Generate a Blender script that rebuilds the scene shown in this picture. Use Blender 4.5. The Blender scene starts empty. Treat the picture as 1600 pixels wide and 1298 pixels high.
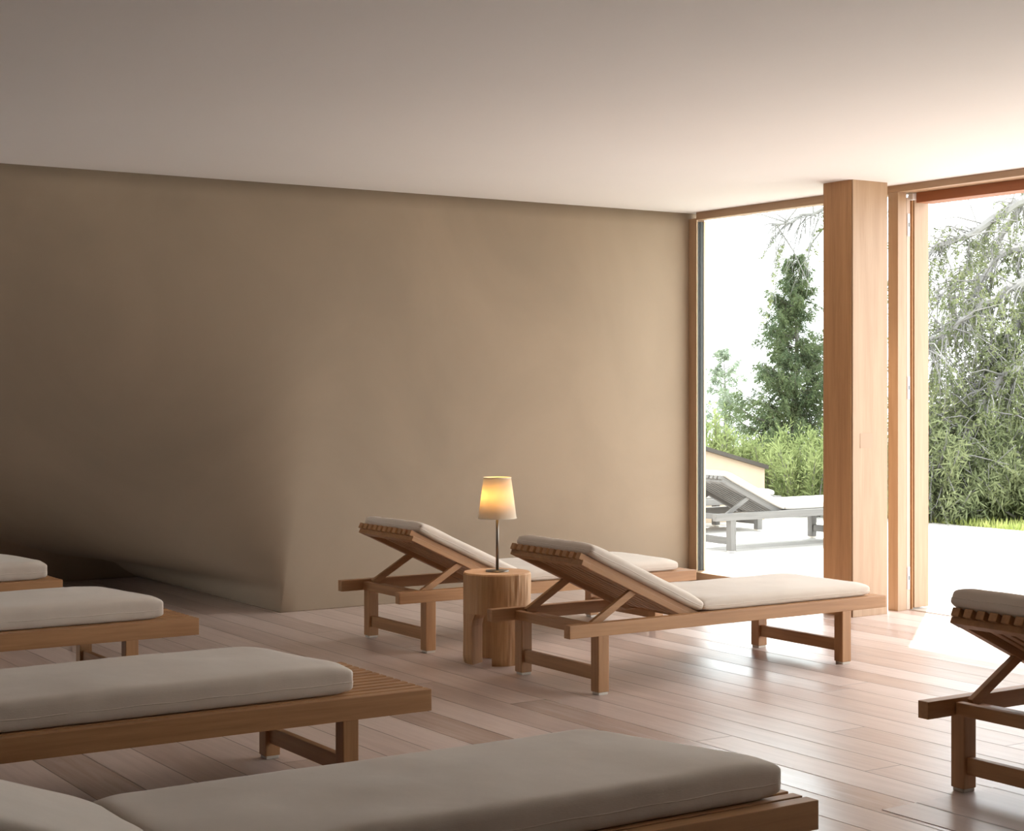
import bpy, bmesh, math, random
from mathutils import Vector, Matrix, noise
C = bpy.context.scene.collection
random.seed(7)
R = math.radians

# ---------------------------------------------------------------- camera
CAM_H = 1.4
FPX = 2591.0                    # focal length in pixels of the 1600 px wide frame
AZ = R(56.737)                  # angle between the view axis and world X
cam_d = bpy.data.cameras.new('camera')
cam = bpy.data.objects.new('camera', cam_d); C.objects.link(cam)
cam.location = (0, 0, CAM_H)
cam.rotation_euler = (R(90), 0, AZ - R(90))
cam_d.sensor_width = 36; cam_d.lens = FPX / 1600 * 36
cam_d.shift_y = -47 / 1600
cam_d.clip_start = 0.05; cam_d.clip_end = 500
bpy.context.scene.camera = cam

# ---------------------------------------------------------------- sky, sun, exposure
w = bpy.data.worlds.new('world'); bpy.context.scene.world = w; w.use_nodes = True
wn = w.node_tree.nodes; bg = wn['Background']
bg.inputs['Color'].default_value = (0.93, 0.97, 1.0, 1); bg.inputs['Strength'].default_value = 1.35
sun_d = bpy.data.lights.new('sun', 'SUN'); sun = bpy.data.objects.new('sun', sun_d); C.objects.link(sun)
sun_d.energy = 2.7; sun_d.angle = R(0.6); sun_d.color = (1.0, 0.97, 0.93)
sun.location = (14, 12, 14)
sun.rotation_euler = Vector((-1.30, -1.06, -2.52)).to_track_quat('-Z', 'Y').to_euler()
vs = bpy.context.scene.view_settings
vs.view_transform = 'Standard'; vs.look = 'None'; vs.gamma = 1; vs.use_curve_mapping = False
vs.exposure = 2.17

def at(px, py, d):
    """world point seen at photo pixel (px, py) at depth d metres along the view axis"""
    r = (px - 800) / FPX * d
    c, s = math.cos(AZ), math.sin(AZ)
    return Vector((r * s + d * c, -r * c + d * s, CAM_H + (602 - py) / FPX * d))

# ---------------------------------------------------------------- materials
def newmat(name):
    m = bpy.data.materials.new(name); m.use_nodes = True
    nt = m.node_tree; b = nt.nodes['Principled BSDF']
    return m, nt, b
def N(nt, t, **kw):
    n = nt.nodes.new(t)
    for k, v in kw.items(): setattr(n, k, v)
    return n
def ramp(nt, fac, stops):
    r = N(nt, 'ShaderNodeValToRGB'); nt.links.new(fac, r.inputs[0])
    e = r.color_ramp.elements
    while len(e) < len(stops): e.new(0.5)
    for i, (p, c) in enumerate(stops): e[i].position = p; e[i].color = (*c, 1)
    return r
def math_(nt, op, a, b=None):
    n = N(nt, 'ShaderNodeMath', operation=op)
    for i, v in enumerate((a, b)):
        if v is None: continue
        if isinstance(v, (int, float)): n.inputs[i].default_value = v
        else: nt.links.new(v, n.inputs[i])
    return n.outputs[0]
def bump(nt, b, h, strength, dist):
    n = N(nt, 'ShaderNodeBump'); n.inputs['Strength'].default_value = strength
    n.inputs['Distance'].default_value = dist
    nt.links.new(h, n.inputs['Height']); nt.links.new(n.outputs[0], b.inputs['Normal'])
def plain(name, col, rough=0.6, metal=0.0):
    m, nt, b = newmat(name)
    b.inputs['Base Color'].default_value = (*col, 1); b.inputs['Roughness'].default_value = rough
    b.inputs['Metallic'].default_value = metal
    return m
def wood(name, axis, light, dark, rough=0.5, fine=9.0, bumpy=0.25):
    m, nt, b = newmat(name)
    tc = N(nt, 'ShaderNodeTexCoord'); mp = N(nt, 'ShaderNodeMapping')
    oi = N(nt, 'ShaderNodeObjectInfo')
    sc = [fine, fine, fine]; sc['xyz'.index(axis)] = 0.5
    mp.inputs['Scale'].default_value = sc
    nt.links.new(tc.outputs['Object'], mp.inputs['Vector'])
    off = math_(nt, 'MULTIPLY', oi.outputs['Random'], 40.0)
    cb = N(nt, 'ShaderNodeCombineXYZ')
    for i in range(3): nt.links.new(off, cb.inputs[i])
    nt.links.new(cb.outputs[0], mp.inputs['Location'])
    n1 = N(nt, 'ShaderNodeTexNoise'); n1.inputs['Scale'].default_value = 1.6
    n1.inputs['Detail'].default_value = 7; n1.inputs['Roughness'].default_value = 0.65
    n1.inputs['Distortion'].default_value = 0.5
    nt.links.new(mp.outputs[0], n1.inputs['Vector'])
    n2 = N(nt, 'ShaderNodeTexNoise'); n2.inputs['Scale'].default_value = 9
    n2.inputs['Detail'].default_value = 3
    nt.links.new(mp.outputs[0], n2.inputs['Vector'])
    f = math_(nt, 'ADD', math_(nt, 'MULTIPLY', n1.outputs[0], 0.75), math_(nt, 'MULTIPLY', n2.outputs[0], 0.25))
    r = ramp(nt, f, [(0.32, dark), (0.62, light)])
    nt.links.new(r.outputs[0], b.inputs['Base Color'])
    b.inputs['Roughness'].default_value = rough
    bump(nt, b, f, bumpy, 0.002)
    return m
LT, DK = (0.49, 0.26, 0.115), (0.33, 0.155, 0.06)
WX, WY, WZ = (wood('oiled_larch_' + a, a, LT, DK) for a in 'xyz')
OX, OY, OZ = (wood('bright_larch_' + a, a, (0.43, 0.285, 0.175), (0.345, 0.21, 0.118)) for a in 'xyz')
GX, GY, GZ = (wood('weathered_larch_' + a, a, (0.18, 0.17, 0.16), (0.11, 0.103, 0.098), 0.8) for a in 'xyz')
REDW = wood('reddish_larch_y', 'y', (0.36, 0.13, 0.05), (0.26, 0.085, 0.03))
DARKW = plain('dark_stained_wood', (0.035, 0.028, 0.022), 0.6)
LOG = wood('peeled_log', 'z', (0.60, 0.35, 0.165), (0.42, 0.215, 0.09), 0.6, 14, 1.0)
LOGTOP = wood('sawn_log_end', 'z', (0.66, 0.43, 0.27), (0.56, 0.34, 0.2), 0.6, 8, 0.1)

def plaster(name, col, var, scale):
    m, nt, b = newmat(name)
    tc = N(nt, 'ShaderNodeTexCoord')
    n1 = N(nt, 'ShaderNodeTexNoise'); n1.inputs['Scale'].default_value = scale
    n1.inputs['Detail'].default_value = 5; n1.inputs['Roughness'].default_value = 0.55
    n1.inputs['Distortion'].default_value = 0.6
    nt.links.new(tc.outputs['Object'], n1.inputs['Vector'])
    d = tuple(c * (1 - var) for c in col); l = tuple(min(1, c * (1 + var)) for c in col)
    r = ramp(nt, n1.outputs[0], [(0.35, d), (0.65, l)])
    nt.links.new(r.outputs[0], b.inputs['Base Color'])
    b.inputs['Roughness'].default_value = 0.85
    n2 = N(nt, 'ShaderNodeTexNoise'); n2.inputs['Scale'].default_value = 30
    nt.links.new(tc.outputs['Object'], n2.inputs['Vector'])
    bump(nt, b, n2.outputs[0], 0.08, 0.004)
    return m
WALL = plaster('clay_plaster', (0.315, 0.238, 0.168), 0.09, 0.8)
WALLD = plaster('fill_cutting_plaster', (0.13, 0.10, 0.075), 0.10, 0.9)  # darkened for the unseen walls, to cut fill light on the left
CEIL = plaster('ceiling_plaster', (0.72, 0.68, 0.66), 0.01, 0.6)
STUCCO = plaster('apricot_render', (0.44, 0.34, 0.245), 0.05, 3)

def planks(name, light, dark, gapc, width, length, rough, gloss_var=0.1, axis='y', gap=0.012):
    """boards running along the axis, each with its own tone; joints staggered at random"""
    m, nt, b = newmat(name)
    tc = N(nt, 'ShaderNodeTexCoord'); sx = N(nt, 'ShaderNodeSeparateXYZ')
    nt.links.new(tc.outputs['Object'], sx.inputs[0])
    X, Y = (sx.outputs[0], sx.outputs[1]) if axis == 'y' else (sx.outputs[1], sx.outputs[0])
    u = math_(nt, 'DIVIDE', X, width); row = math_(nt, 'FLOOR', u)
    wn1 = N(nt, 'ShaderNodeTexWhiteNoise', noise_dimensions='1D'); nt.links.new(row, wn1.inputs['W'])
    v = math_(nt, 'ADD', math_(nt, 'DIVIDE', Y, length), math_(nt, 'MULTIPLY', wn1.outputs[0], 7.0))
    col = math_(nt, 'FLOOR', v)
    cb = N(nt, 'ShaderNodeCombineXYZ'); nt.links.new(row, cb.inputs[0]); nt.links.new(col, cb.inputs[1])
    wn2 = N(nt, 'ShaderNodeTexWhiteNoise', noise_dimensions='2D'); nt.links.new(cb.outputs[0], wn2.inputs['Vector'])
    # grain
    cg = N(nt, 'ShaderNodeCombineXYZ')
    nt.links.new(math_(nt, 'ADD', math_(nt, 'MULTIPLY', X, 16.0), math_(nt, 'MULTIPLY', wn2.outputs[0], 90.0)), cg.inputs[0])
    nt.links.new(math_(nt, 'MULTIPLY', Y, 0.9), cg.inputs[1])
    g = N(nt, 'ShaderNodeTexNoise'); g.inputs['Scale'].default_value = 1.5; g.inputs['Detail'].default_value = 6
    g.inputs['Roughness'].default_value = 0.6; g.inputs['Distortion'].default_value = 1.2
    nt.links.new(cg.outputs[0], g.inputs['Vector'])
    f = math_(nt, 'ADD', math_(nt, 'MULTIPLY', wn2.outputs[0], 0.35), math_(nt, 'MULTIPLY', g.outputs[0], 0.65))
    r = ramp(nt, f, [(0.2, dark), (0.72, light)])
    # gaps
    fu = math_(nt, 'FRACT', u); du = math_(nt, 'MINIMUM', fu, math_(nt, 'SUBTRACT', 1.0, fu))
    fv = math_(nt, 'FRACT', v); dv = math_(nt, 'MULTIPLY', math_(nt, 'MINIMUM', fv, math_(nt, 'SUBTRACT', 1.0, fv)), length / width)
    dm = math_(nt, 'MINIMUM', du, dv)
    mr = N(nt, 'ShaderNodeMapRange'); nt.links.new(dm, mr.inputs[0])
    mr.inputs[1].default_value = 0.0; mr.inputs[2].default_value = gap * 2; mr.inputs[3].default_value = 0; mr.inputs[4].default_value = 1
    mx = N(nt, 'ShaderNodeMix', data_type='RGBA')
    nt.links.new(mr.outputs[0], mx.inputs[0]); mx.inputs[6].default_value = (*gapc, 1)
    nt.links.new(r.outputs[0], mx.inputs[7]); nt.links.new(mx.outputs[2], b.inputs['Base Color'])
    rr = math_(nt, 'ADD', math_(nt, 'MULTIPLY', wn2.outputs[0], gloss_var), rough)
    nt.links.new(rr, b.inputs['Roughness']); b.inputs['Specular IOR Level'].default_value = 0.5 if axis == 'x' else 0.8
    # slightly cupped boards
    cup = math_(nt, 'POWER', math_(nt, 'ABSOLUTE', math_(nt, 'SUBTRACT', fu, 0.5)), 2.0)
    hgt = math_(nt, 'ADD', math_(nt, 'MULTIPLY', mr.outputs[0], 1.0), math_(nt, 'ADD', math_(nt, 'MULTIPLY', cup, -1.6), math_(nt, 'MULTIPLY', g.outputs[0], 0.2)))
    bump(nt, b, hgt, 0.6, 0.003)
    return m
FLOORM = planks('soaped_floorboards', (0.66, 0.53, 0.47), (0.41, 0.295, 0.245), (0.2, 0.13, 0.10), 0.19, 3.4, 0.27)
DECKM = planks('terrace_boards', (0.54, 0.51, 0.48), (0.45, 0.42, 0.395), (0.2, 0.18, 0.16), 0.145, 4.0, 0.7, axis='x', gap=0.03)

def fabric(name, col):
    m, nt, b = newmat(name)
    tc = N(nt, 'ShaderNodeTexCoord')
    n1 = N(nt, 'ShaderNodeTexNoise'); n1.inputs['Scale'].default_value = 5; n1.inputs['Detail'].default_value = 6
    nt.links.new(tc.outputs['Object'], n1.inputs['Vector'])
    r = ramp(nt, n1.outputs[0], [(0.3, tuple(c * 0.93 for c in col)), (0.7, col)])
    nt.links.new(r.outputs[0], b.inputs['Base Color']); b.inputs['Roughness'].default_value = 0.9
    mp = N(nt, 'ShaderNodeMapping'); mp.inputs['Scale'].default_value = (60, 260, 260)
    nt.links.new(tc.outputs['Object'], mp.inputs['Vector'])
    n2 = N(nt, 'ShaderNodeTexNoise'); n2.inputs['Scale'].default_value = 1.5; n2.inputs['Detail'].default_value = 3
    nt.links.new(mp.outputs[0], n2.inputs['Vector'])
    n3 = N(nt, 'ShaderNodeTexNoise'); n3.inputs['Scale'].default_value = 7; n3.inputs['Detail'].default_value = 2
    nt.links.new(tc.outputs['Object'], n3.inputs['Vector'])
    bump(nt, b, math_(nt, 'ADD', math_(nt, 'MULTIPLY', n2.outputs[0], 0.12), n3.outputs[0]), 0.5, 0.006)
    b.inputs['Sheen Weight'].default_value = 0.15
    return m
LINEN = fabric('linen', (0.73, 0.635, 0.54))
WHITECLOTH = fabric('outdoor_cloth', (0.50, 0.47, 0.43))
PAD = plain('felt_pad', (0.72, 0.66, 0.58), 0.9)
METAL = plain('dark_metal', (0.045, 0.047, 0.045), 0.6, 0.0)
STEEL = plain('brushed_steel', (0.20, 0.175, 0.145), 0.32, 0.9)
WHITEPL = plain('white_lacquer', (0.82, 0.80, 0.78), 0.4)
BLACK = plain('black_slot', (0.02, 0.02, 0.02), 0.6)
ZINC = plain('brown_metal_cap', (0.06, 0.05, 0.042), 0.5, 0.3)
ENDW = plain('end_grain', (0.20, 0.105, 0.05), 0.7)

def glass_mat():
    m = bpy.data.materials.new('window_glass'); m.use_nodes = True; nt = m.node_tree
    for n in list(nt.nodes): nt.nodes.remove(n)
    o = N(nt, 'ShaderNodeOutputMaterial'); mx = N(nt, 'ShaderNodeMixShader')
    t = N(nt, 'ShaderNodeBsdfTransparent'); g = N(nt, 'ShaderNodeBsdfGlossy')
    t.inputs[0].default_value = (0.95, 0.97, 0.96, 1); g.inputs['Roughness'].default_value = 0.0
    fr = N(nt, 'ShaderNodeFresnel'); fr.inputs[0].default_value = 1.35
    ge = N(nt, 'ShaderNodeNewGeometry')
    nt.links.new(math_(nt, 'MULTIPLY', fr.outputs[0], math_(nt, 'SUBTRACT', 1.0, ge.outputs['Backfacing'])), mx.inputs[0]); nt.links.new(t.outputs[0], mx.inputs[1])
    nt.links.new(g.outputs[0], mx.inputs[2]); nt.links.new(mx.outputs[0], o.inputs[0])
    return m
GLASS = glass_mat()
def leafmat(name, a, b_, trans=0.35):
    m = bpy.data.materials.new(name); m.use_nodes = True; nt = m.node_tree
    for n in list(nt.nodes): nt.nodes.remove(n)
    o = N(nt, 'ShaderNodeOutputMaterial'); mx = N(nt, 'ShaderNodeMixShader'); mx.inputs[0].default_value = trans
    d = N(nt, 'ShaderNodeBsdfDiffuse'); t = N(nt, 'ShaderNodeBsdfTranslucent')
    tc = N(nt, 'ShaderNodeTexCoord'); n1 = N(nt, 'ShaderNodeTexNoise'); n1.inputs['Scale'].default_value = 3.0
    n1.inputs['Detail'].default_value = 5
    nt.links.new(tc.outputs['Object'], n1.inputs['Vector'])
    r = ramp(nt, n1.outputs[0], [(0.35, a), (0.65, b_)])
    nt.links.new(r.outputs[0], d.inputs[0]); nt.links.new(r.outputs[0], t.inputs[0])
    nt.links.new(d.outputs[0], mx.inputs[1]); nt.links.new(t.outputs[0], mx.inputs[2]); nt.links.new(mx.outputs[0], o.inputs[0])
    return m
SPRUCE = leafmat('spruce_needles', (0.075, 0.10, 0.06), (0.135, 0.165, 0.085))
HAZED_SPRUCE = leafmat('hazed_spruce_needles', (0.24, 0.28, 0.22), (0.32, 0.36, 0.28))  # distance haze mixed into the needle colour
LARCHN = leafmat('larch_needles', (0.12, 0.145, 0.075), (0.23, 0.255, 0.13))
BUSHN = leafmat('pine_shoots', (0.16, 0.20, 0.08), (0.28, 0.32, 0.14))
GRASSM = leafmat('grass_blades', (0.36, 0.42, 0.13), (0.55, 0.58, 0.22))
BARK = plain('grey_bark', (0.12, 0.11, 0.10), 0.9)
BARKP = plain('pale_bark', (0.17, 0.165, 0.155), 0.9)
SOIL = plaster('meadow_soil', (0.30, 0.33, 0.16), 0.2, 2)

# ---------------------------------------------------------------- mesh helpers
def link(name, me, mat, parent=None):
    o = bpy.data.objects.new(name, me); C.objects.link(o)
    if mat is not None and not me.materials: me.materials.append(mat)
    if parent is not None: o.parent = parent
    return o
def obj(name, bm, mat, parent=None, smooth=False):
    me = bpy.data.meshes.new(name); bm.normal_update(); bm.to_mesh(me); bm.free()
    if smooth:
        for p in me.polygons: p.use_smooth = True
    return link(name, me, mat, parent)
def box(bm, x0, x1, y0, y1, z0, z1, bev=0.003, rot=None):
    t = bmesh.new(); bmesh.ops.create_cube(t, size=1)
    for v in t.verts:
        v.co = Vector(((x0 + x1) / 2 + v.co.x * (x1 - x0), (y0 + y1) / 2 + v.co.y * (y1 - y0), (z0 + z1) / 2 + v.co.z * (z1 - z0)))
    if bev: bmesh.ops.bevel(t, geom=t.edges[:], offset=bev, segments=2, affect='EDGES', profile=0.6)
    if rot is not None: bmesh.ops.transform(t, matrix=rot, verts=t.verts)
    me = bpy.data.meshes.new('tmp'); t.to_mesh(me); t.free(); bm.from_mesh(me); bpy.data.meshes.remove(me)
    return bm
def bx(*a, **k): return box(bmesh.new(), *a, **k)
def bar(bm, p, q, wy, h, bev=0.002):
    """bar of section h (in the xz plane) by wy (along y) between p and q, both in one xz plane"""
    p, q = Vector(p), Vector(q); L = (q - p).length; d = (q - p).normalized()
    y = Vector((0, 1, 0)); n = d.cross(y).normalized()
    M = Matrix(((d.x, y.x, n.x, p.x), (d.y, y.y, n.y, p.y), (d.z, y.z, n.z, p.z), (0, 0, 0, 1)))
    return box(bm, 0, L, -wy / 2, wy / 2, -h / 2, h / 2, bev, M)
def tube(bm, pts, rads, seg=8, close=False):
    rings = []
    n = len(pts)
    for i, p in enumerate(pts):
        a = pts[(i - 1) % n] if (close or i > 0) else pts[i]; b = pts[(i + 1) % n] if (close or i < n - 1) else pts[i]
        d = (Vector(b) - Vector(a)).normalized()
        up = Vector((0, 0, 1)) if abs(d.z) < 0.9 else Vector((1, 0, 0))
        s = d.cross(up).normalized(); t = s.cross(d)
        r = rads[i] if isinstance(rads, (list, tuple)) else rads
        rings.append([bm.verts.new(Vector(p) + s * (math.cos(2 * math.pi * k / seg) * r) + t * (math.sin(2 * math.pi * k / seg) * r)) for k in range(seg)])
    m = n if close else n - 1
    for i in range(m):
        A, B = rings[i], rings[(i + 1) % n]
        for k in range(seg): bm.faces.new((A[k], A[(k + 1) % seg], B[(k + 1) % seg], B[k]))
    if not close: bm.faces.new(rings[0][::-1]); bm.faces.new(rings[-1])
    return bm
def lathe(bm, prof, seg=40, cx=0, cy=0):
    rings = [[bm.verts.new((cx + r * math.cos(2 * math.pi * k / seg), cy + r * math.sin(2 * math.pi * k / seg), z)) for k in range(seg)] for r, z in prof]
    for A, B in zip(rings, rings[1:]):
        for k in range(seg): bm.faces.new((A[k], A[(k + 1) % seg], B[(k + 1) % seg], B[k]))
    return bm
def thing(name, label, cat, loc=(0, 0, 0), rz=0, group=None):
    o = bpy.data.objects.new(name, None); C.objects.link(o); o.location = loc; o.rotation_euler = (0, 0, rz)
    o['label'] = label; o['category'] = cat
    if group: o['group'] = group
    o.empty_display_size = 0.1
    return o
def struct(o, label=None):
    o['kind'] = 'structure'
    if label: o['label'] = label
    return o
def sroot(name):
    o = bpy.data.objects.new(name, None); C.objects.link(o); o['kind'] = 'structure'; return o

# ---------------------------------------------------------------- room shell
H = 2.642
XW = 7.64       # inner face of the window wall
YW = 9.32       # far clay wall
W3H = 1.45
Y_OPEN = 4.3    # near end of the door opening
struct(obj('floor', bx(-4, XW + 0.27, -3, 11.8, -0.1, 0, bev=0), FLOORM))
HATCHM = planks('hatch_boards', (0.62, 0.51, 0.46), (0.46, 0.36, 0.31), (0.2, 0.13, 0.10), 0.38, 9.0, 0.3)
struct(obj('trim_1', bx(4.02, 5.6, 1.2, 3.905, -0.01, 0.002, bev=0.001), HATCHM), 'flush floor panel of wider boards by the right-hand lounger')
struct(obj('ceiling', bx(-4.1, XW + 0.36, -3.1, YW + 0.02, H, H + 0.3, bev=0), CEIL))

def far_wall():
    # its head is one straight line; its foot steps back 2.3 m behind X = 4.4, the step fading out towards the ceiling
    XE = XW + 0.08; XL = 0.2; nv = 40; bm = bmesh.new(); rows = []
    seq = [(0, k / 30) for k in range(30)] + [(1, k / 60) for k in range(60)] + [(2, k / 30) for k in range(31)]
    for reg, u in seq:
        row = []
        for k in range(nv + 1):
            t = (k / nv) ** 1.6
            wd = 0.03 + 2.6 * t ** 0.8 + 2.2 * max(0, t - 0.06) ** 0.5; xl = max(XL + 0.3, 4.41 - wd); xr = 4.41 + 0.45 * t
            if reg == 0: x, sm = XL + (xl - XL) * u, 1.0
            elif reg == 1: x, sm = xl + (xr - xl) * u, 1 - u * u * (3 - 2 * u)
            else: x, sm = xr + (XE - xr) * u, 0.0
            row.append(bm.verts.new((x, YW + 2.33 * (1 - t) * sm, H * t)))
        rows.append(row)
    for A, B in zip(rows, rows[1:]):
        for k in range(nv): bm.faces.new((A[k], B[k], B[k + 1], A[k + 1])).smooth = True
    P = lambda *c: bm.verts.new(c)
    otl, om2, om, otr = P(XL, 12, H), P(4.7, 12, H), P(4.7, 9.6, H), P(XE, 9.6, H)
    obl, pm2, pm, obr = P(XL, 12, 0), P(4.7, 12, 0), P(4.7, 9.6, 0), P(XE, 9.6, 0)
    for f in ((otl, om2, pm2, obl), (om2, om, pm, pm2), (om, otr, obr, pm)): bm.faces.new(f)
    bm.faces.new([r[-1] for r in rows] + [otr, om, om2, otl])
    bm.faces.new([r[0] for r in rows][::-1] + [obl, pm2, pm, obr])
    bm.faces.new(rows[-1] + [otr, obr]); bm.faces.new(rows[0][::-1] + [obl, otl])
    bmesh.ops.recalc_face_normals(bm, faces=bm.faces)
    me = bpy.data.meshes.new('wall_far'); bm.to_mesh(me); bm.free()
    return link('wall_far', me, WALL)
struct(far_wall())
struct(obj('wall_left', box(bx(-4.2, -4, -3.2, 9.5, -0.1, H, bev=0), -4.0, 0.2, YW, 9.5, -0.1, H, 0), WALLD))
w3 = sroot('added_recess_window')          # unseen window added to light the recess from its left end
bm = bx(0.2, 0.26, 9.5, 9.56, 0, W3H); box(bm, 0.2, 0.26, 11.5, 11.6, 0, W3H)
obj('window_frame', bm, WZ, w3)
obj('pane', bx(0.225, 0.24, 9.56, 11.5, 0, W3H, bev=0), GLASS, w3)
struct(obj('wall_rear', bx(-4.2, XW + 0.3, -3.2, -3, -0.1, H, bev=0), WALLD))
WIN2_END = 1.7
struct(obj('wall_right', bx(XW, XW + 0.3, -3, WIN2_END, -0.1, H, bev=0), WALL))

# window_1 : fixed pane between the clay wall and the door post
w1 = sroot('window_1')
JY0, JY1 = 7.285, 7.368
obj('window_frame', bx(XW, XW + 0.08, 9.236, 9.32, 0, 2.60), OZ, w1)
obj('frame_fillet', bx(XW + 0.002, XW + 0.010, 9.230, 9.236, 0.07, 2.59, bev=0.001), plain('pale_edge', (0.8, 0.62, 0.42), 0.5), w1)
bm = bmesh.new()
for k in range(3): box(bm, XW + 0.011 + 0.017 * k, XW + 0.0265 + 0.017 * k, 9.226 - 0.003 * (k % 2), 9.2365, 0.07, 2.575, 0.002)
obj('metal_guide', bm, METAL, w1)
obj('glazing_bead', bx(XW + 0.062, XW + 0.08, 9.224, 9.2365, 0.07, 2.58, bev=0.002), plain('pale_bead', (0.72, 0.55, 0.38), 0.5), w1)
obj('window_head', bx(XW, XW + 0.08, JY1, 9.236, 2.588, H, bev=0.002), OY, w1)
obj('window_sill', bx(XW - 0.06, XW + 0.08, JY1 + 0.12, 9.30, 0, 0.07), OY, w1)
obj('pane', bx(XW + 0.060, XW + 0.074, JY1, 9.225, 0.05, 2.6, bev=0), GLASS, w1)

# door_1 : wide sliding opening, the leaf pushed away
d1 = sroot('door_1')
bm = bmesh.new()
box(bm, XW, XW + 0.065, JY0, JY1, 0, 2.60)
box(bm, XW + 0.060, XW + 0.078, JY0 + 0.002, JY1 - 0.004, 0, 2.60, 0.002)
obj('jamb', bm, OZ, d1)
obj('jamb_strip', bx(XW + 0.080, XW + 0.110, JY0 + 0.003, JY1 - 0.004, 0, 2.57, bev=0.002), plain('pale_strip', (0.50, 0.36, 0.27), 0.5), d1)
bm = bmesh.new()
box(bm, XW + 0.110, XW + 0.128, JY0 + 0.016, JY1, 0, 2.57, 0.001)
box(bm, XW + 0.130, XW + 0.142, JY0 + 0.006, JY1, 0, 2.57, 0.002)
obj('jamb_rebate', bm, WZ, d1)
obj('outer_jamb', bx(XW + 0.142, XW + 0.268, JY0 - 0.004, JY1, 0.012, 2.56), OZ, d1)
for z in (0.20, 1.385, 2.40):
    p = obj('strike_plate', bx(XW + 0.086, XW + 0.106, JY0 - 0.001, JY0 + 0.01, z - 0.07, z + 0.07, bev=0.001), WHITEPL, d1)
    obj('latch_slot', bx(XW + 0.093, XW + 0.100, JY0 - 0.0025, JY0 + 0.002, z - 0.012, z + 0.014, bev=0), BLACK, p)
obj('door_head', bx(XW, XW + 0.27, Y_OPEN, JY1, 2.600, H, bev=0.002), OY, d1)
obj('track_beam', bx(XW + 0.13, XW + 0.27, Y_OPEN, JY0 - 0.03, 2.537, 2.600), REDW, d1)
obj('track_stop', bx(XW + 0.10, XW + 0.14, JY0 - 0.03, JY0 + 0.01, 2.555, 2.595, bev=0.004), WHITEPL, d1)
obj('threshold', bx(XW + 0.10, XW + 0.27, Y_OPEN, JY0, -0.01, 0.006, bev=0.002), plain('threshold_metal', (0.55, 0.52, 0.48), 0.4, 0.6), d1)
obj('far_jamb', bx(XW, XW + 0.255, Y_OPEN - 0.08, Y_OPEN, 0, H), OZ, d1)
# unseen_window_2 : unseen pane placed out of frame to the right to light the foreground
w2 = sroot('unseen_window_2')
obj('window_frame', bx(XW, XW + 0.24, WIN2_END, WIN2_END + 0.09, 0, H), OZ, w2)
obj('window_head', bx(XW, XW + 0.24, WIN2_END + 0.09, Y_OPEN - 0.08, 2.588, H), OY, w2)
obj('window_sill', bx(XW, XW + 0.24, WIN2_END + 0.09, Y_OPEN - 0.08, 0, 0.07), OY, w2)
obj('pane', bx(XW + 0.115, XW + 0.135, WIN2_END + 0.09, Y_OPEN - 0.08, 0.07, 2.588, bev=0), GLASS, w2)

# free-standing timber pillar
pil = thing('timber_pillar', 'tall square larch pillar standing between the fixed window and the open door', 'pillar', (7.205, 7.235, 0))
PX, PY = 0.293, 0.255
obj('core', bx(0, PX, 0, PY, 0, H + 0.02, bev=0.003), OZ, pil)
obj('side_board', bx(-0.006, 0.0, 0.012, PY - 0.012, 0.0, H, bev=0.001), WZ, pil)
obj('cover_plate', bx(0.06, 0.165, -0.0015, 0.0, 1.02, 1.11, bev=0), plain('cover_wood', (0.375, 0.245, 0.15), 0.5), pil)

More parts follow.
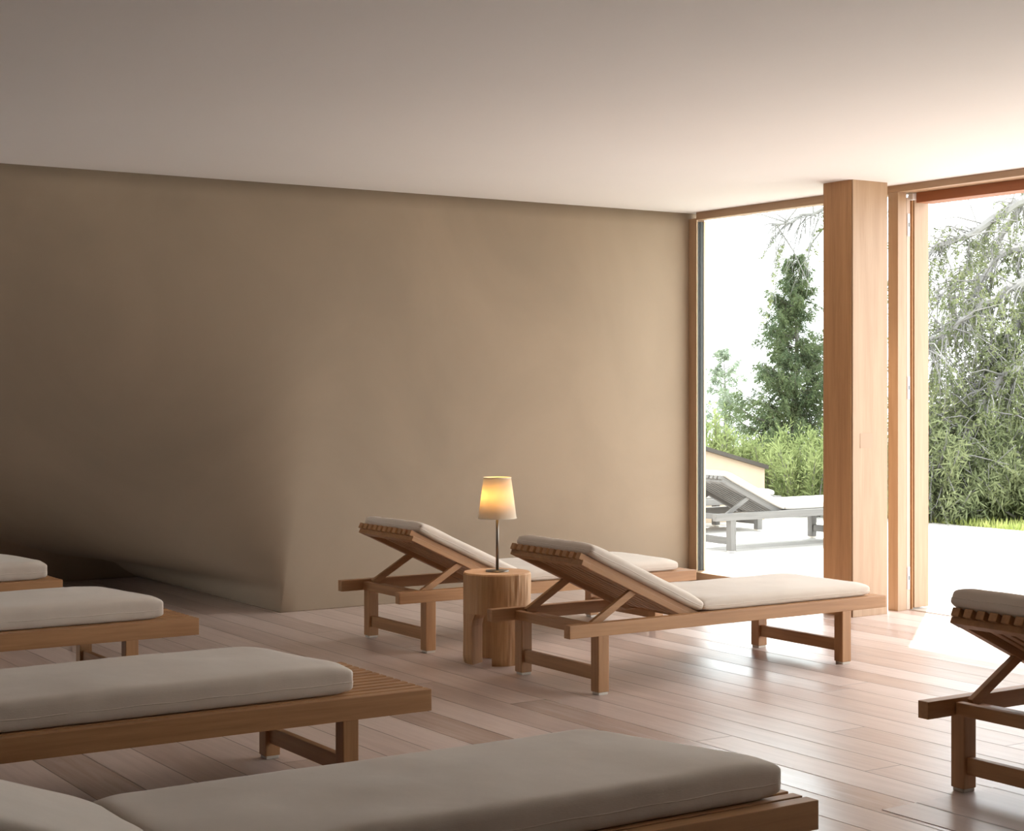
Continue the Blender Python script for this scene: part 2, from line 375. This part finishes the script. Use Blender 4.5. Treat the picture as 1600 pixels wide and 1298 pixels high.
# ---------------------------------------------------------------- cushions
def cushion_bm(lx, ly, h, seed=0, r=0.019, puff=0.009, wr=1.0, skew=0.0):
    """stuffed mattress: rounded slab, corners pulled in, slightly domed, small puckers at the seam. Origin at its lower centre"""
    nx, ny, nz = max(24, int(lx / 0.02)), max(16, int(ly / 0.02)), 8
    bm = bmesh.new(); grid = {}
    def P(i, j, k):
        key = (i, j, k)
        if key in grid: return grid[key]
        def e(t, n):          # denser towards the edges
            s = t / n * 2 - 1; return math.copysign(1 - (1 - abs(s)) ** 1.35, s)
        x = e(i, nx) * lx / 2; y = e(j, ny) * ly / 2; z = (k / nz - 0.5) * h
        q = Vector((x, y, z)); inner = Vector((lx / 2 - r, ly / 2 - r, h / 2 - r * 0.98))
        c = Vector((max(-inner.x, min(inner.x, x)), max(-inner.y, min(inner.y, y)), max(-inner.z, min(inner.z, z))))
        d = q - c
        if d.length > 1e-7: q = c + d.normalized() * min(r, max(abs(d.x), abs(d.y), abs(d.z)))
        ex, ey = 1 - abs(x) / (lx / 2), 1 - abs(y) / (ly / 2)
        dome = (1 - math.exp(-ex * lx / 0.045)) * (1 - math.exp(-ey * ly / 0.045))
        zz = q.z
        if zz > 0: zz += puff * dome
        edge = math.exp(-min(ex * lx, ey * ly) / 0.05)
        nz_ = noise.noise(Vector((q.x * 22 + seed * 7.3, q.y * 22, q.z * 8)))
        nl = noise.noise(Vector((q.x * 4 + seed * 3.1, q.y * 5, 0.5)))
        if zz > 0: zz += (nl * 0.006 * dome + nz_ * 0.0022 * edge) * wr
        # pinched corners
        cd = math.hypot(lx / 2 - abs(x), ly / 2 - abs(y)); pin = math.exp(-(cd / 0.05) ** 2)
        zz *= 1 - 0.22 * pin
        waist = (1 - (abs(q.z) / (h / 2)) ** 2)
        sx_ = 0.0
        if min(ex * lx, ey * ly) < 0.02:
            pk = noise.noise(Vector(((q.x + q.y) * 45 + seed, q.z * 10, 2.0))) * 0.004 * wr
            q += Vector((math.copysign(pk, q.x) if ex * lx < ey * ly else 0, math.copysign(pk, q.y) if ex * lx >= ey * ly else 0, 0))
        q.x -= skew * (q.y / ly + 0.5) * max(0, q.x / (lx / 2)) ** 2
        v = bm.verts.new((q.x, q.y, zz + h / 2)); grid[key] = v; return v
    def quad(a, b, c, d): bm.faces.new((a, b, c, d))
    for i in range(nx):
        for j in range(ny):
            quad(P(i, j, nz), P(i + 1, j, nz), P(i + 1, j + 1, nz), P(i, j + 1, nz))
            quad(P(i, j, 0), P(i, j + 1, 0), P(i + 1, j + 1, 0), P(i + 1, j, 0))
    for k in range(nz):
        for i in range(nx):
            quad(P(i, 0, k), P(i + 1, 0, k), P(i + 1, 0, k + 1), P(i, 0, k + 1))
            quad(P(i, ny, k), P(i, ny, k + 1), P(i + 1, ny, k + 1), P(i + 1, ny, k))
        for j in range(ny):
            quad(P(0, j, k), P(0, j, k + 1), P(0, j + 1, k + 1), P(0, j + 1, k))
            quad(P(nx, j, k), P(nx, j + 1, k), P(nx, j + 1, k + 1), P(nx, j, k + 1))
    return bm
def piping_bm(lx, ly, z, r=0.018, rad=0.0022, skew=0.0):
    pts = []
    for sx, sy, a0 in ((1, 1, 0), (-1, 1, 90), (-1, -1, 180), (1, -1, 270)):
        cx, cy = sx * (lx / 2 - r), sy * (ly / 2 - r)
        for k in range(5):
            a = R(a0 + k * 22.5); pts.append(Vector((cx + r * math.cos(a), cy + r * math.sin(a), z)))
    full = []
    for a, b in zip(pts, pts[1:] + pts[:1]):
        n = max(1, int((b - a).length / 0.05))
        for k in range(n): full.append(a.lerp(b, k / n) + Vector((0, 0, 0.0015 * math.sin(len(full) * 1.3))))
    for q in full: q.x -= skew * (q.y / ly + 0.5) * max(0, q.x / (lx / 2)) ** 2
    return tube(bmesh.new(), full, rad, 6, True)

# ---------------------------------------------------------------- sun loungers
TOP, WID = 0.327, 0.69
def lounger(label, x0, y0, L=1.98, back=0.765, ang=25.0, rh=0.06, foot_gap=0.06, head_leg=0.16, foot_leg=0.245,
            mats=None, cloth=LINEN, group='indoor sun loungers', seed=0, nsl=11, z=0.0, tag_=True, ch=0.056, cy=0.0, bshift=0.0, skew=0.0):
    wx, wy, wz = mats or (WX, WY, WZ)
    t = thing('sun_lounger', label, 'sun lounger', (x0, y0, z), 0, group)
    rw = 0.046
    for y in (0, WID - rw): obj('side_rail', bx(0, L, y, y + rw, TOP - rh, TOP), wx, t)
    zl = TOP - rh
    lw = 0.06
    for x in (head_leg, L - foot_leg - lw):
        for y in (0.002, WID - 0.002 - lw):
            lg = obj('leg', bx(x, x + lw, y, y + lw, 0.012, zl + 0.002, bev=0.004), wz, t)
            obj('foot_pad', bx(x + 0.005, x + lw - 0.003, y + 0.004, y + lw - 0.004, 0, 0.0125, bev=0.003), PAD, lg)
        obj('stretcher', bx(x + 0.014, x + 0.044, lw, WID - lw, 0.062, 0.122), wy, t)
    # boards that tie the rails
    bm = bx(head_leg - 0.03, head_leg + 0.006, rw, WID - rw, TOP - 0.058, TOP - 0.012, bev=0.006)
    box(bm, head_leg + 0.05, head_leg + 0.11, rw, WID - rw, TOP - 0.055, TOP - 0.03, 0.004)
    obj('prop_rack', bm, wy, t)
    sx = back + 0.035      # where the hinge sits, from the head end
    for x in (sx + 0.03, L - foot_leg - lw - 0.01, L - 0.07):
        obj('crossbar', bx(x, x + 0.045, rw, WID - rw, TOP - 0.052, TOP - 0.027), wy, t)
    y_in, y_out = rw + 0.004, WID - rw - 0.004
    pitch = (y_out - y_in) / nsl; sw = pitch - 0.017
    bm = bmesh.new()
    for k in range(nsl): box(bm, sx, L - 0.002, y_in + k * pitch + 0.0085, y_in + k * pitch + 0.0085 + sw, TOP - 0.026, TOP - 0.0005, 0.002)
    obj('seat_slats', bm, wx, t)
    # backrest pivots at the hinge and rises towards the head end
    piv = Vector((sx - 0.012, 0, TOP - 0.03))
    def back_part(o): o.location = piv; o.rotation_euler = (0, R(ang), 0); return o
    bl = back
    bm = bmesh.new()
    for k in range(nsl):
        edge = k in (0, nsl - 1)
        box(bm, -bl, -0.004, y_in + k * pitch + 0.010, y_in + (k + 1) * pitch - 0.010, -0.004, 0.026, 0.002)
    back_part(obj('back_slats', bm, wx, t))
    bm = bmesh.new()
    for y in (y_in + 0.006, y_out - 0.006 - 0.036): box(bm, -bl + 0.02, -0.01, y, y + 0.036, -0.026, 0.0025, 0.003)
    for x in (-bl + 0.018,): box(bm, x, x + 0.05, y_in, y_out, -0.026, -0.003, 0.003)
    back_part(obj('back_frame', bm, wx, t))
    # props
    ca, sa = math.cos(R(ang)), math.sin(R(ang))
    for y in (y_in + 0.028, y_out - 0.028):
        d = bl * 0.52
        top = Vector((piv.x - d * ca - 0.012 * sa, y, piv.z + d * sa - 0.012))
        low = Vector((head_leg + 0.016, y, TOP - 0.018))
        obj('prop_strut', bar(bmesh.new(), low, top, 0.022, 0.034), wx, t)
    # cushions
    cw = WID - 0.075
    c0, c1 = sx + 0.0, L - foot_gap
    cl = c1 - c0
    o = obj('seat_cushion', cushion_bm(cl, cw, ch, seed, skew=skew), cloth, t, True); o.location = ((c0 + c1) / 2, WID / 2 + cy, TOP)
    p = obj('piping', piping_bm(cl, cw, ch * 0.42, skew=skew), cloth, o, True)
    bcl = bl - 0.035
    o = obj('back_cushion', cushion_bm(bcl, cw, ch, seed + 5), cloth, t, True)
    off = Vector((-(bcl / 2 + 0.005 + bshift), WID / 2, 0.027))
    o.location = piv + Matrix.Rotation(R(ang), 3, 'Y') @ off; o.rotation_euler = (0, R(ang), 0)
    obj('piping', piping_bm(bcl, cw, ch * 0.42), cloth, o, True)
    return t

lounger('larch lounger with raised back nearest the clay wall, behind the log table with the lamp', 4.215, 7.485, seed=1, foot_gap=0.10)
lounger('larch lounger with raised back in front of the log table, foot end by pillar', 4.27, 6.04, seed=2, foot_gap=0.07)
lounger('larch lounger with raised back cut off by the right edge, dark against the bright door', 4.26, 3.28, seed=3, bshift=0.035, ch=0.072)
LK = dict(L=2.37, back=0.62, ch=0.096, cy=0.03, rh=0.077, foot_leg=0.29)
lounger('foreground lounger with pale cushion reaching furthest into the lower centre', 3.02 - 2.37, 3.155, seed=4, skew=0.20, foot_gap=0.06, ang=20, **LK)
lounger('second lounger from the front at left, slatted foot end bare beyond its cushion', 2.98 - 2.37, 5.06, seed=5, skew=0.12, foot_gap=0.27, ang=20, **LK)
lounger('third lounger from the front at left, rumpled cushion seam along its rail', 2.99 - 2.37, 7.19, seed=6, skew=0.12, foot_gap=0.14, ang=20, **LK)
lounger('farthest lounger at left, only its cushion corner showing before the dark wall', 2.95 - 2.37, 9.02, seed=7, skew=0.1, foot_gap=0.06, ang=20, **LK)

# ---------------------------------------------------------------- log side table
def log_r(a, z):
    return 0.169 + 0.006 * noise.noise(Vector((math.cos(a) * 1.6, math.sin(a) * 1.6, z * 1.5))) + 0.0045 * noise.noise(Vector((math.cos(a) * 7, math.sin(a) * 7, z * 6))) + 0.002 * noise.noise(Vector((math.cos(a) * 20, math.sin(a) * 20, z * 9))) + 0.004 * math.cos(2 * a + 1)
SX, SY, ST = 4.555, 7.08, 0.456
stump = thing('log_side_table', 'round side table cut from one pale tree log, legs carved into its base', 'side table', (SX, SY, 0))
ZC = 0.255
def log_drum():
    bm = bmesh.new(); seg = 96; zs = [ZC - 0.001 + (ST - 0.006 - ZC) * k / 14 for k in range(15)]
    rings = [[bm.verts.new((log_r(2 * math.pi * k / seg, z) * math.cos(2 * math.pi * k / seg), log_r(2 * math.pi * k / seg, z) * math.sin(2 * math.pi * k / seg), z)) for k in range(seg)] for z in zs]
    rings.append([bm.verts.new((v.co.x * 0.968, v.co.y * 0.968, ST)) for v in rings[-1]])
    for A, B in zip(rings, rings[1:]):
        for k in range(seg): bm.faces.new((A[k], A[(k + 1) % seg], B[(k + 1) % seg], B[k]))
    f = bm.faces.new(rings[-1]); f.material_index = 1; bm.faces.new(rings[0][::-1])
    return bm
o = obj('drum', log_drum(), None, stump); o.data.materials.append(LOG); o.data.materials.append(LOGTOP)
cam_dir = math.atan2(-SY, -SX)
hw = 0.056
for k in range(4):
    a0 = cam_dir + R(16) + k * math.pi / 2
    bm = bmesh.new(); zs = [0.0 + ZC * j / 8 for j in range(9)]
    rings = []
    for z in zs:
        arch = hw * (1 - 0.35 * max(0, (z / ZC - 0.75) * 4) ** 2)
        ri = arch * math.sqrt(2)
        half = math.pi / 4 - math.asin(arch / 0.169)
        loop = [Vector((ri * math.cos(a0), ri * math.sin(a0), z))]
        for j in range(17):
            a = a0 - half + 2 * half * j / 16
            r = log_r(a % (2 * math.pi), z) - (0.006 if z == 0 else 0)
            loop.append(Vector((r * math.cos(a), r * math.sin(a), z)))
        rings.append([bm.verts.new(v) for v in loop])
    for A, B in zip(rings, rings[1:]):
        n = len(A)
        for j in range(n): bm.faces.new((A[j], A[(j + 1) % n], B[(j + 1) % n], B[j]))
    bm.faces.new(rings[0][::-1]); bm.faces.new(rings[-1])
    obj('leg', bm, LOG, stump)

# ---------------------------------------------------------------- table lamp
lamp = thing('table_lamp', 'lit table lamp with cream cone shade on a thin pole, on the log side table', 'lamp', (SX, SY, ST))
obj('base', lathe(bmesh.new(), [(0.0, 0), (0.058, 0), (0.060, 0.003), (0.058, 0.007), (0.012, 0.009), (0.0, 0.009)], 40), STEEL, lamp, True)
obj('pole', lathe(bmesh.new(), [(0.0, 0.006), (0.0075, 0.006), (0.0075, 0.33), (0.0, 0.33)], 20), STEEL, lamp, True)
def shade_mat():
    m = bpy.data.materials.new('shade_cloth'); m.use_nodes = True; nt = m.node_tree
    for n in list(nt.nodes): nt.nodes.remove(n)
    o = N(nt, 'ShaderNodeOutputMaterial'); mx = N(nt, 'ShaderNodeMixShader'); mx.inputs[0].default_value = 0.5
    d = N(nt, 'ShaderNodeBsdfDiffuse'); t = N(nt, 'ShaderNodeBsdfTranslucent')
    d.inputs[0].default_value = (0.86, 0.80, 0.70, 1); t.inputs[0].default_value = (0.85, 0.74, 0.55, 1)
    nt.links.new(d.outputs[0], mx.inputs[1]); nt.links.new(t.outputs[0], mx.inputs[2]); nt.links.new(mx.outputs[0], o.inputs[0])
    return m
SH = shade_mat(); TRIMM = plain('cream_trim', (0.80, 0.70, 0.55), 0.8)
z0, z1, r0, r1 = 0.272, 0.475, 0.0975, 0.070
obj('shade', lathe(bmesh.new(), [(r0, z0), (r1, z1), (r1 - 0.0015, z1), (r0 - 0.0015, z0), (r0, z0)], 64), SH, lamp, True)
for z, r in ((z0, r0), (z1, r1)): obj('shade_trim', lathe(bmesh.new(), [(r + 0.0012, z - 0.002), (r + 0.0012, z + 0.003), (r - 0.002, z + 0.003), (r - 0.002, z - 0.002), (r + 0.0012, z - 0.002)], 64), TRIMM, lamp)
bm = bmesh.new()
for k in range(3):
    a = k * 2.094 + 0.4; tube(bm, [Vector((0, 0, z1 - 0.03)), Vector((0.069 * math.cos(a), 0.069 * math.sin(a), z1 - 0.012))], 0.0015, 6)
obj('shade_holder', bm, STEEL, lamp)
bulb_m = bpy.data.materials.new('warm_bulb'); bulb_m.use_nodes = True
bn = bulb_m.node_tree.nodes['Principled BSDF']; bn.inputs['Emission Color'].default_value = (1.0, 0.58, 0.20, 1); bn.inputs['Emission Strength'].default_value = 16
bm = bmesh.new(); bmesh.ops.create_uvsphere(bm, u_segments=20, v_segments=12, radius=0.024)
o = obj('bulb', bm, bulb_m, lamp, True); o.location = (-0.016, 0.012, 0.385)
obj('socket', lathe(bmesh.new(), [(0.0, 0.325), (0.013, 0.325), (0.013, 0.362), (0.0, 0.362)], 16), STEEL, lamp, True)

# ---------------------------------------------------------------- terrace
struct(obj('terrace_deck', bx(XW + 0.27, 12.9, -8, 16, -0.14, -0.004, bev=0), DECKM), 'sunlit pale timber terrace outside the glass')
def ground():
    bm = bmesh.new(); rows = []
    for i in range(41):
        X = 12.9 + i * 1.4
        row = []
        for j in range(50):
            Y = -10 + j * 1.5
            d = X - 12.9
            z = -0.02 - 0.012 * d ** 2 if d < 12 else -1.75 - (d - 12) * 0.29
            row.append(bm.verts.new((X, Y, z + 0.08 * noise.noise(Vector((X, Y, 0))) * min(1, d))))
        rows.append(row)
    for A, B in zip(rows, rows[1:]):
        for k in range(len(A) - 1): bm.faces.new((A[k], A[k + 1], B[k + 1], B[k]))
    bmesh.ops.recalc_face_normals(bm, faces=bm.faces)
    return bm
struct(obj('hillside', ground(), SOIL, smooth=True), 'meadow slope falling away beyond the terrace')
struct(obj('upper_garden', bx(XW - 6, 12.9, 16, 40, -0.3, 0.0, bev=0), SOIL), 'planted ground beyond the low garden wall')

OUT = dict(mats=(GX, GY, GZ), cloth=WHITECLOTH, group='weathered loungers on the terrace')
lounger('weathered grey lounger on the terrace nearest the fixed window', 8.985, 10.60, seed=8, foot_gap=0.1, **OUT)
lounger('weathered grey lounger on the terrace behind another, by the low garden wall', 9.06, 12.05, seed=9, foot_gap=0.05, **OUT)

# low garden wall with sloping cap
gw = thing('garden_wall', 'low apricot garden wall with a sloping dark metal cap beyond the terrace loungers', 'wall', (0, 0, 0))
def sloped(x0, x1, y0, y1, za0, za1, zb0, zb1):
    bm = bmesh.new()
    v = [bm.verts.new(p) for p in ((x0, y0, za0), (x1, y0, zb0), (x1, y1, zb0), (x0, y1, za0), (x0, y0, za1), (x1, y0, zb1), (x1, y1, zb1), (x0, y1, za1))]
    for f in ((0, 3, 2, 1), (4, 5, 6, 7), (0, 1, 5, 4), (1, 2, 6, 5), (2, 3, 7, 6), (3, 0, 4, 7)): bm.faces.new([v[i] for i in f])
    return bm
sl = (0.572 - 0.79) / (11.716 - 10.857)
GX0, GX1 = 9.8, 11.73
obj('wall_body', sloped(GX0, GX1 - 0.01, 13.05, 13.30, -0.01, 0.567 - 0.03 + sl * (GX0 - 11.716), -0.01, 0.567 - 0.03), STUCCO, gw)
obj('metal_cap', sloped(GX0, GX1, 13.0, 13.35, 0.567 - 0.04 + sl * (GX0 - 11.716), 0.567 + sl * (GX0 - 11.716), 0.567 - 0.04, 0.567), ZINC, gw)

# ---------------------------------------------------------------- plants
def leaf_mesh(name, leaves, mat, parent):
    """leaves: list of (base, direction*length, side*width) -> pointed slivers"""
    vs_, fs = [], []
    for b, d, s in leaves:
        n = len(vs_); vs_ += [b, b + d * 0.45 + s, b + d, b + d * 0.45 - s]; fs.append((n, n + 1, n + 2, n + 3))
    me = bpy.data.meshes.new(name); me.from_pydata(vs_, [], fs)
    return link(name, me, mat, parent)
rnd = random.Random(3)
def rv(s=1.0): return Vector((rnd.uniform(-s, s), rnd.uniform(-s, s), rnd.uniform(-s, s)))
def twig_leaves(out, p, d, L, n, w, spread=0.8, droop=0.0):
    for k in range(n):
        t = rnd.random(); b = p + d * (L * t) + Vector((0, 0, -droop * t * t * L))
        dd = (d * 0.6 + rv(spread)).normalized() * rnd.uniform(0.6, 1.2) * w * 5
        s = dd.cross(rv()).normalized() * w * 0.5
        out.append((b, dd, s))
def conifer(label, base, height, radius, seed, mat=SPRUCE, whorls=26, per=7, dens=1.0, bark=BARK, leafw=0.016, group='spruces on the slope', cut=0.0):
    rnd.seed(seed)
    t = thing('spruce_tree', label, 'tree', base, 0, group)
    tp = [Vector((0.03 * math.sin(k), 0.03 * math.cos(k * 1.3), height * k / 10)) for k in range(11)]
    obj('trunk', tube(bmesh.new(), tp, [max(0.006, 0.02 * height * (1 - k / 10.2)) for k in range(11)], 8), bark, t)
    br = bmesh.new(); leaves = []
    for i in range(whorls):
        f = (i + 0.5) / whorls; z = height * (cut + (1 - cut) * f)
        rl = radius * (1 - f) ** 0.85 + 0.06 * radius
        for k in range(per):
            if rnd.random() < 0.12: continue
            a = rnd.uniform(0, 6.283); L = rl * rnd.uniform(0.55, 1.12)
            d = Vector((math.cos(a), math.sin(a), 0))
            pts = []
            up0 = 0.35 * f + 0.02; zj = z + rnd.uniform(-0.5, 0.5) * height / whorls
            for j in range(6):
                q = j / 5; pts.append(Vector((0, 0, zj)) + d * (L * q) + Vector((0, 0, L * (up0 * q - 0.30 * math.sin(q * 2.2) * (1 - f) + 0.22 * q * q))))
            tube(br, pts, [0.012 * L * (1 - j / 6) + 0.003 for j in range(6)], 4)
            for j in range(int(20 * dens * (0.5 + L))):
                q = rnd.uniform(0.15, 1.0); i0 = min(4, int(q * 5)); p = pts[i0].lerp(pts[i0 + 1], q * 5 - i0)
                side = Vector((-d.y, d.x, 0)) * rnd.choice((-1, 1))
                td = (d * rnd.uniform(0.3, 0.9) + side * rnd.uniform(0.1, 1.0) + Vector((0, 0, rnd.uniform(-0.9, 0.1)))).normalized()
                TL = L * rnd.uniform(0.12, 0.30) * (1.2 - 0.6 * q) + 0.05
                twig_leaves(leaves, p, td, TL, int(10 + 30 * TL), leafw, 0.55, 0.3)
    obj('branches', br, bark, t)
    leaf_mesh('needles', leaves, mat, t)
    return t
conifer('dark green spruce standing full height in the middle of the fixed window', at(1242, 602, 30) - Vector((0, 0, 4.4)), 6.75, 2.0, 11, whorls=36, per=11, dens=1.7, leafw=0.014)
conifer('distant spruce paled by haze at the left of the fixed window', at(1132, 602, 44) - Vector((0, 0, 4.9)), 5.9, 2.1, 12, mat=HAZED_SPRUCE, whorls=26, per=7, dens=0.7, leafw=0.02)
conifer('half hidden spruce behind the timber pillar', at(1330, 602, 35) - Vector((0, 0, 5.0)), 6.6, 1.5, 13, whorls=28, per=7, dens=1.1, leafw=0.018)

def pine_bush(label, base, hgt, rad, seed):
    rnd.seed(seed)
    t = thing('pine_bush', label, 'bush', base, 0, 'young pines behind the garden wall')
    leaves = []; br = bmesh.new()
    for k in range(26):
        a = rnd.uniform(0, 6.283); rr = rad * math.sqrt(rnd.random()) * 0.8
        p0 = Vector((rr * 0.5 * math.cos(a), rr * 0.5 * math.sin(a), 0.0))
        h = hgt * rnd.uniform(0.55, 1.0) * (1 - 0.35 * rr / rad)
        p1 = Vector((rr * math.cos(a), rr * math.sin(a), h))
        tube(br, [p0, p0.lerp(p1, 0.5) + rv(0.03), p1], [0.012, 0.008, 0.004], 4)
        d = (p1 - p0).normalized()
        for j in range(70):
            q = rnd.uniform(0.15, 1.0) ; b = p0.lerp(p1, q)
            dd = (d * rnd.uniform(0.6, 1.4) + rv(0.75)).normalized() * rnd.uniform(0.07, 0.17) * (1.15 - 0.4 * q)
            leaves.append((b, dd, dd.cross(rv()).normalized() * 0.009))
            if rnd.random() < 0.35:
                p2 = b + dd * 1.6
                twig_leaves(leaves, b, dd.normalized(), dd.length * 1.8, 5, 0.013, 0.6)
    obj('stems', br, BARK, t); leaf_mesh('shoots', leaves, BUSHN, t)
    return t
BL = ['young green pine bush at the far left of the fixed window above the garden wall', 'young green pine bush behind the highest stretch of the garden wall cap',
      'young pine bush right behind the low end of the garden wall', 'young green pine bush at the centre of the row below the dark spruce',
      'tall young pine bush in the row just left of the pillar', 'young pine bush touching the edge of the timber pillar']
for k, (px, topy, dd, rad) in enumerate(((1108, 625, 18.5, 0.42), (1145, 655, 19, 0.45), (1182, 672, 19, 0.45), (1222, 655, 18.5, 0.5), (1262, 665, 17.8, 0.5), (1296, 640, 18.5, 0.5))):
    p = at(px, topy, dd); g = -0.05 if p.x < 12.9 or p.y > 16 else -0.02 - 0.012 * (p.x - 12.9) ** 2
    pine_bush(BL[k], (p.x, p.y, g), p.z - g, rad, 40 + k)

# larch whose limbs hang into the door view
lt = thing('larch_tree', 'large open larch with drooping grey limbs filling the doorway view', 'tree', at(1720, 602, 19) * 1.0)
base_l = lt.location.copy(); lt.location = (base_l.x, base_l.y, -0.9)
O = Vector(lt.location)
rnd.seed(77)
tr = [at(1720, 900, 19), at(1735, 700, 19), at(1705, 500, 19), at(1730, 300, 19), at(1700, 60, 19), at(1715, -200, 19)]
tr[0].z = -0.95
obj('trunk', tube(bmesh.new(), [p - O for p in tr], [0.30, 0.25, 0.22, 0.19, 0.15, 0.1], 12), BARKP, lt)
limbs = [ # photo-frame reference points (x, y, depth)
    [(1705, 250, 19), (1600, 312, 18.4), (1540, 350, 18), (1490, 375, 17.8), (1448, 402, 17.6), (1400, 430, 17.5)],
    [(1715, 140, 19), (1560, 230, 18.5), (1440, 285, 18.2), (1340, 315, 18), (1270, 335, 17.9), (1205, 352, 17.8)],
    [(1690, 330, 19), (1600, 385, 18.8), (1560, 400, 18.6), (1530, 450, 18.3), (1490, 500, 18), (1452, 545, 17.8)],
    [(1700, 380, 19), (1600, 440, 18.2), (1545, 470, 18), (1500, 500, 17.5), (1455, 530, 17.3), (1410, 560, 17)],
    [(1700, 440, 19), (1600, 490, 18.5), (1560, 540, 18.2), (1530, 600, 18), (1500, 650, 17.8), (1470, 700, 17.6)],
    [(1690, 470, 19), (1600, 560, 17.8), (1550, 610, 17.6), (1535, 650, 17.5), (1500, 700, 17.2), (1450, 730, 17)],
    [(1720, 520, 19), (1610, 585, 19), (1570, 640, 19), (1555, 700, 18.8), (1530, 750, 18.6), (1500, 790, 18.5)],
    [(1700, 560, 19), (1620, 640, 18.2), (1590, 700, 18), (1560, 740, 17.8), (1510, 770, 17.6), (1460, 800, 17.5)],
    [(1700, 640, 19), (1630, 700, 18.6), (1590, 740, 18.5), (1560, 775, 18.2), (1540, 800, 18), (1520, 815, 18)],
    [(1715, 200, 19), (1640, 260, 20), (1590, 330, 20.4), (1540, 400, 20.6), (1500, 430, 20.8), (1460, 470, 21)],
    [(1715, 300, 19), (1640, 400, 20), (1590, 500, 20.4), (1550, 560, 20.6), (1500, 600, 20.8), (1440, 620, 21)],
]
def larch_leaves(leaves, p, d, L, n, w):
    for k in range(n):
        t = rnd.random(); b = p + d * (L * t)
        for _ in range(4):
            dd = (rv(1.0) + Vector((0, 0, 0.1))).normalized() * rnd.uniform(0.025, 0.05)
            leaves.append((b, dd, dd.cross(rv()).normalized() * w))
leaves = []
def finetwig(bm, p, q, r): # three-sided sliver twig
    tube(bm, [p, q], [r, r * 0.4], 3)
for li, lb in enumerate(limbs):
    bm = bmesh.new()
    pts0 = [at(*a) - O for a in lb]; pts = []
    for a, b in zip(pts0, pts0[1:]):
        for k in range(4): pts.append(a.lerp(b, k / 4) + (rv(0.035) if k else Vector()))
    pts.append(pts0[-1])
    n = len(pts); tube(bm, pts, [0.060 * (1 - i / n) + 0.007 for i in range(n)], 7)
    low = li in (4, 5, 6, 7, 8)
    top = li in (0, 1, 9)
    for i in range(2, n):
        for rep in range(5 if not low else 6):
            p = pts[i].lerp(pts[i - 1], rnd.random())
            ax = (pts[i] - pts[i - 1]).normalized()
            d = (ax * rnd.uniform(0.1, 1.0) + rv(0.8) + Vector((0, 0, rnd.uniform(-0.9, 0.45)))).normalized()
            L = rnd.uniform(0.25, 0.75)
            m1 = p + d * L * 0.5; m2 = p + d * L + Vector((0, 0, -0.18 * L))
            tube(bm, [p, m1, m2], [0.010, 0.007, 0.003], 4)
            for s in range(5):
                q = p.lerp(m2, rnd.uniform(0.2, 1)); L2 = rnd.uniform(0.12, 0.42)
                d2 = (d * 0.4 + rv(0.55) + Vector((0, 0, -0.8))).normalized(); e = q + d2 * L2
                finetwig(bm, q, e, 0.0035)
                k = rnd.random()
                dens = 0.9 if low else (0.12 if top and li == 1 else (0.35 if top else 0.6))
                if k < dens: larch_leaves(leaves, q, d2, L2, int((13 if low else 9) * (L2 / 0.3)), 0.0085)
    obj('limb', bm, BARKP, lt)
leaf_mesh('needles', leaves, LARCHN, lt)

def shrub(label, base, hgt, rad, seed, n=5200, mat=LARCHN):
    rnd.seed(seed); t = thing('larch_shrub', label, 'shrub', base, 0, 'bushy larch growth along the terrace edge')
    br = bmesh.new(); lv = []
    for k in range(70):
        a = rnd.uniform(0, 6.283); el = rnd.uniform(0.2, 1.45)
        d = Vector((math.cos(a) * math.cos(el), math.sin(a) * math.cos(el), math.sin(el)))
        L = (rad * math.cos(el) + hgt * math.sin(el)) * rnd.uniform(0.6, 1.0)
        p1 = Vector((d.x * L, d.y * L, max(0.05, d.z * L))); mid = p1 * 0.5 + rv(0.06)
        tube(br, [Vector((0, 0, 0)), mid, p1], [0.018, 0.011, 0.004], 4)
        for j in range(n // 70):
            q = rnd.uniform(0.3, 1.0) ** 0.7; b = (mid.lerp(p1, q * 2 - 1) if q > 0.5 else mid * (2 * q)) + rv(0.10)
            dd = (rv(0.7) + Vector((0, 0, -0.5 if rnd.random() < 0.6 else 0.4))).normalized() * rnd.uniform(0.05, 0.14)
            lv.append((b, dd, dd.cross(rv()).normalized() * 0.009))
    obj('stems', br, BARKP, t); leaf_mesh('foliage', lv, mat, t); return t
SL = ['green larch shrub just right of the door jamb at the terrace edge', 'broad green larch shrub in the middle of the doorway view',
      'green larch shrub at the right edge of the doorway view', 'taller larch shrub set back behind the doorway shrubs']
for k, (px, topy, dd, rad) in enumerate(((1462, 650, 17.3, 0.75), (1530, 640, 17.8, 0.85), (1606, 745, 17.0, 0.7), (1490, 600, 20.5, 1.0))):
    p = at(px, topy, dd); g = -0.02 - 0.012 * max(0, p.x - 12.9) ** 2
    shrub(SL[k], (p.x, p.y, g), p.z - g, rad, 60 + k, n=9000 if k < 3 else 8000)

# meadow grass fringe at the deck edge : uncountable
rnd.seed(5); gl = []
for k in range(16000):
    x = 12.92 + rnd.random() ** 1.6 * 2.6; y = rnd.uniform(8.5, 19); d = x - 12.9
    z = -0.03 - 0.012 * d * d
    h = rnd.uniform(0.04, 0.13)
    dd = Vector((rnd.uniform(-0.4, 0.4), rnd.uniform(-0.4, 0.4), 1)).normalized() * h
    gl.append((Vector((x, y, z)), dd, dd.cross(rv()).normalized() * 0.006))
g = leaf_mesh('grass', gl, GRASSM, None); g['kind'] = 'stuff'; g['label'] = 'yellow green grass fringe along the far terrace edge'; g['category'] = 'grass'
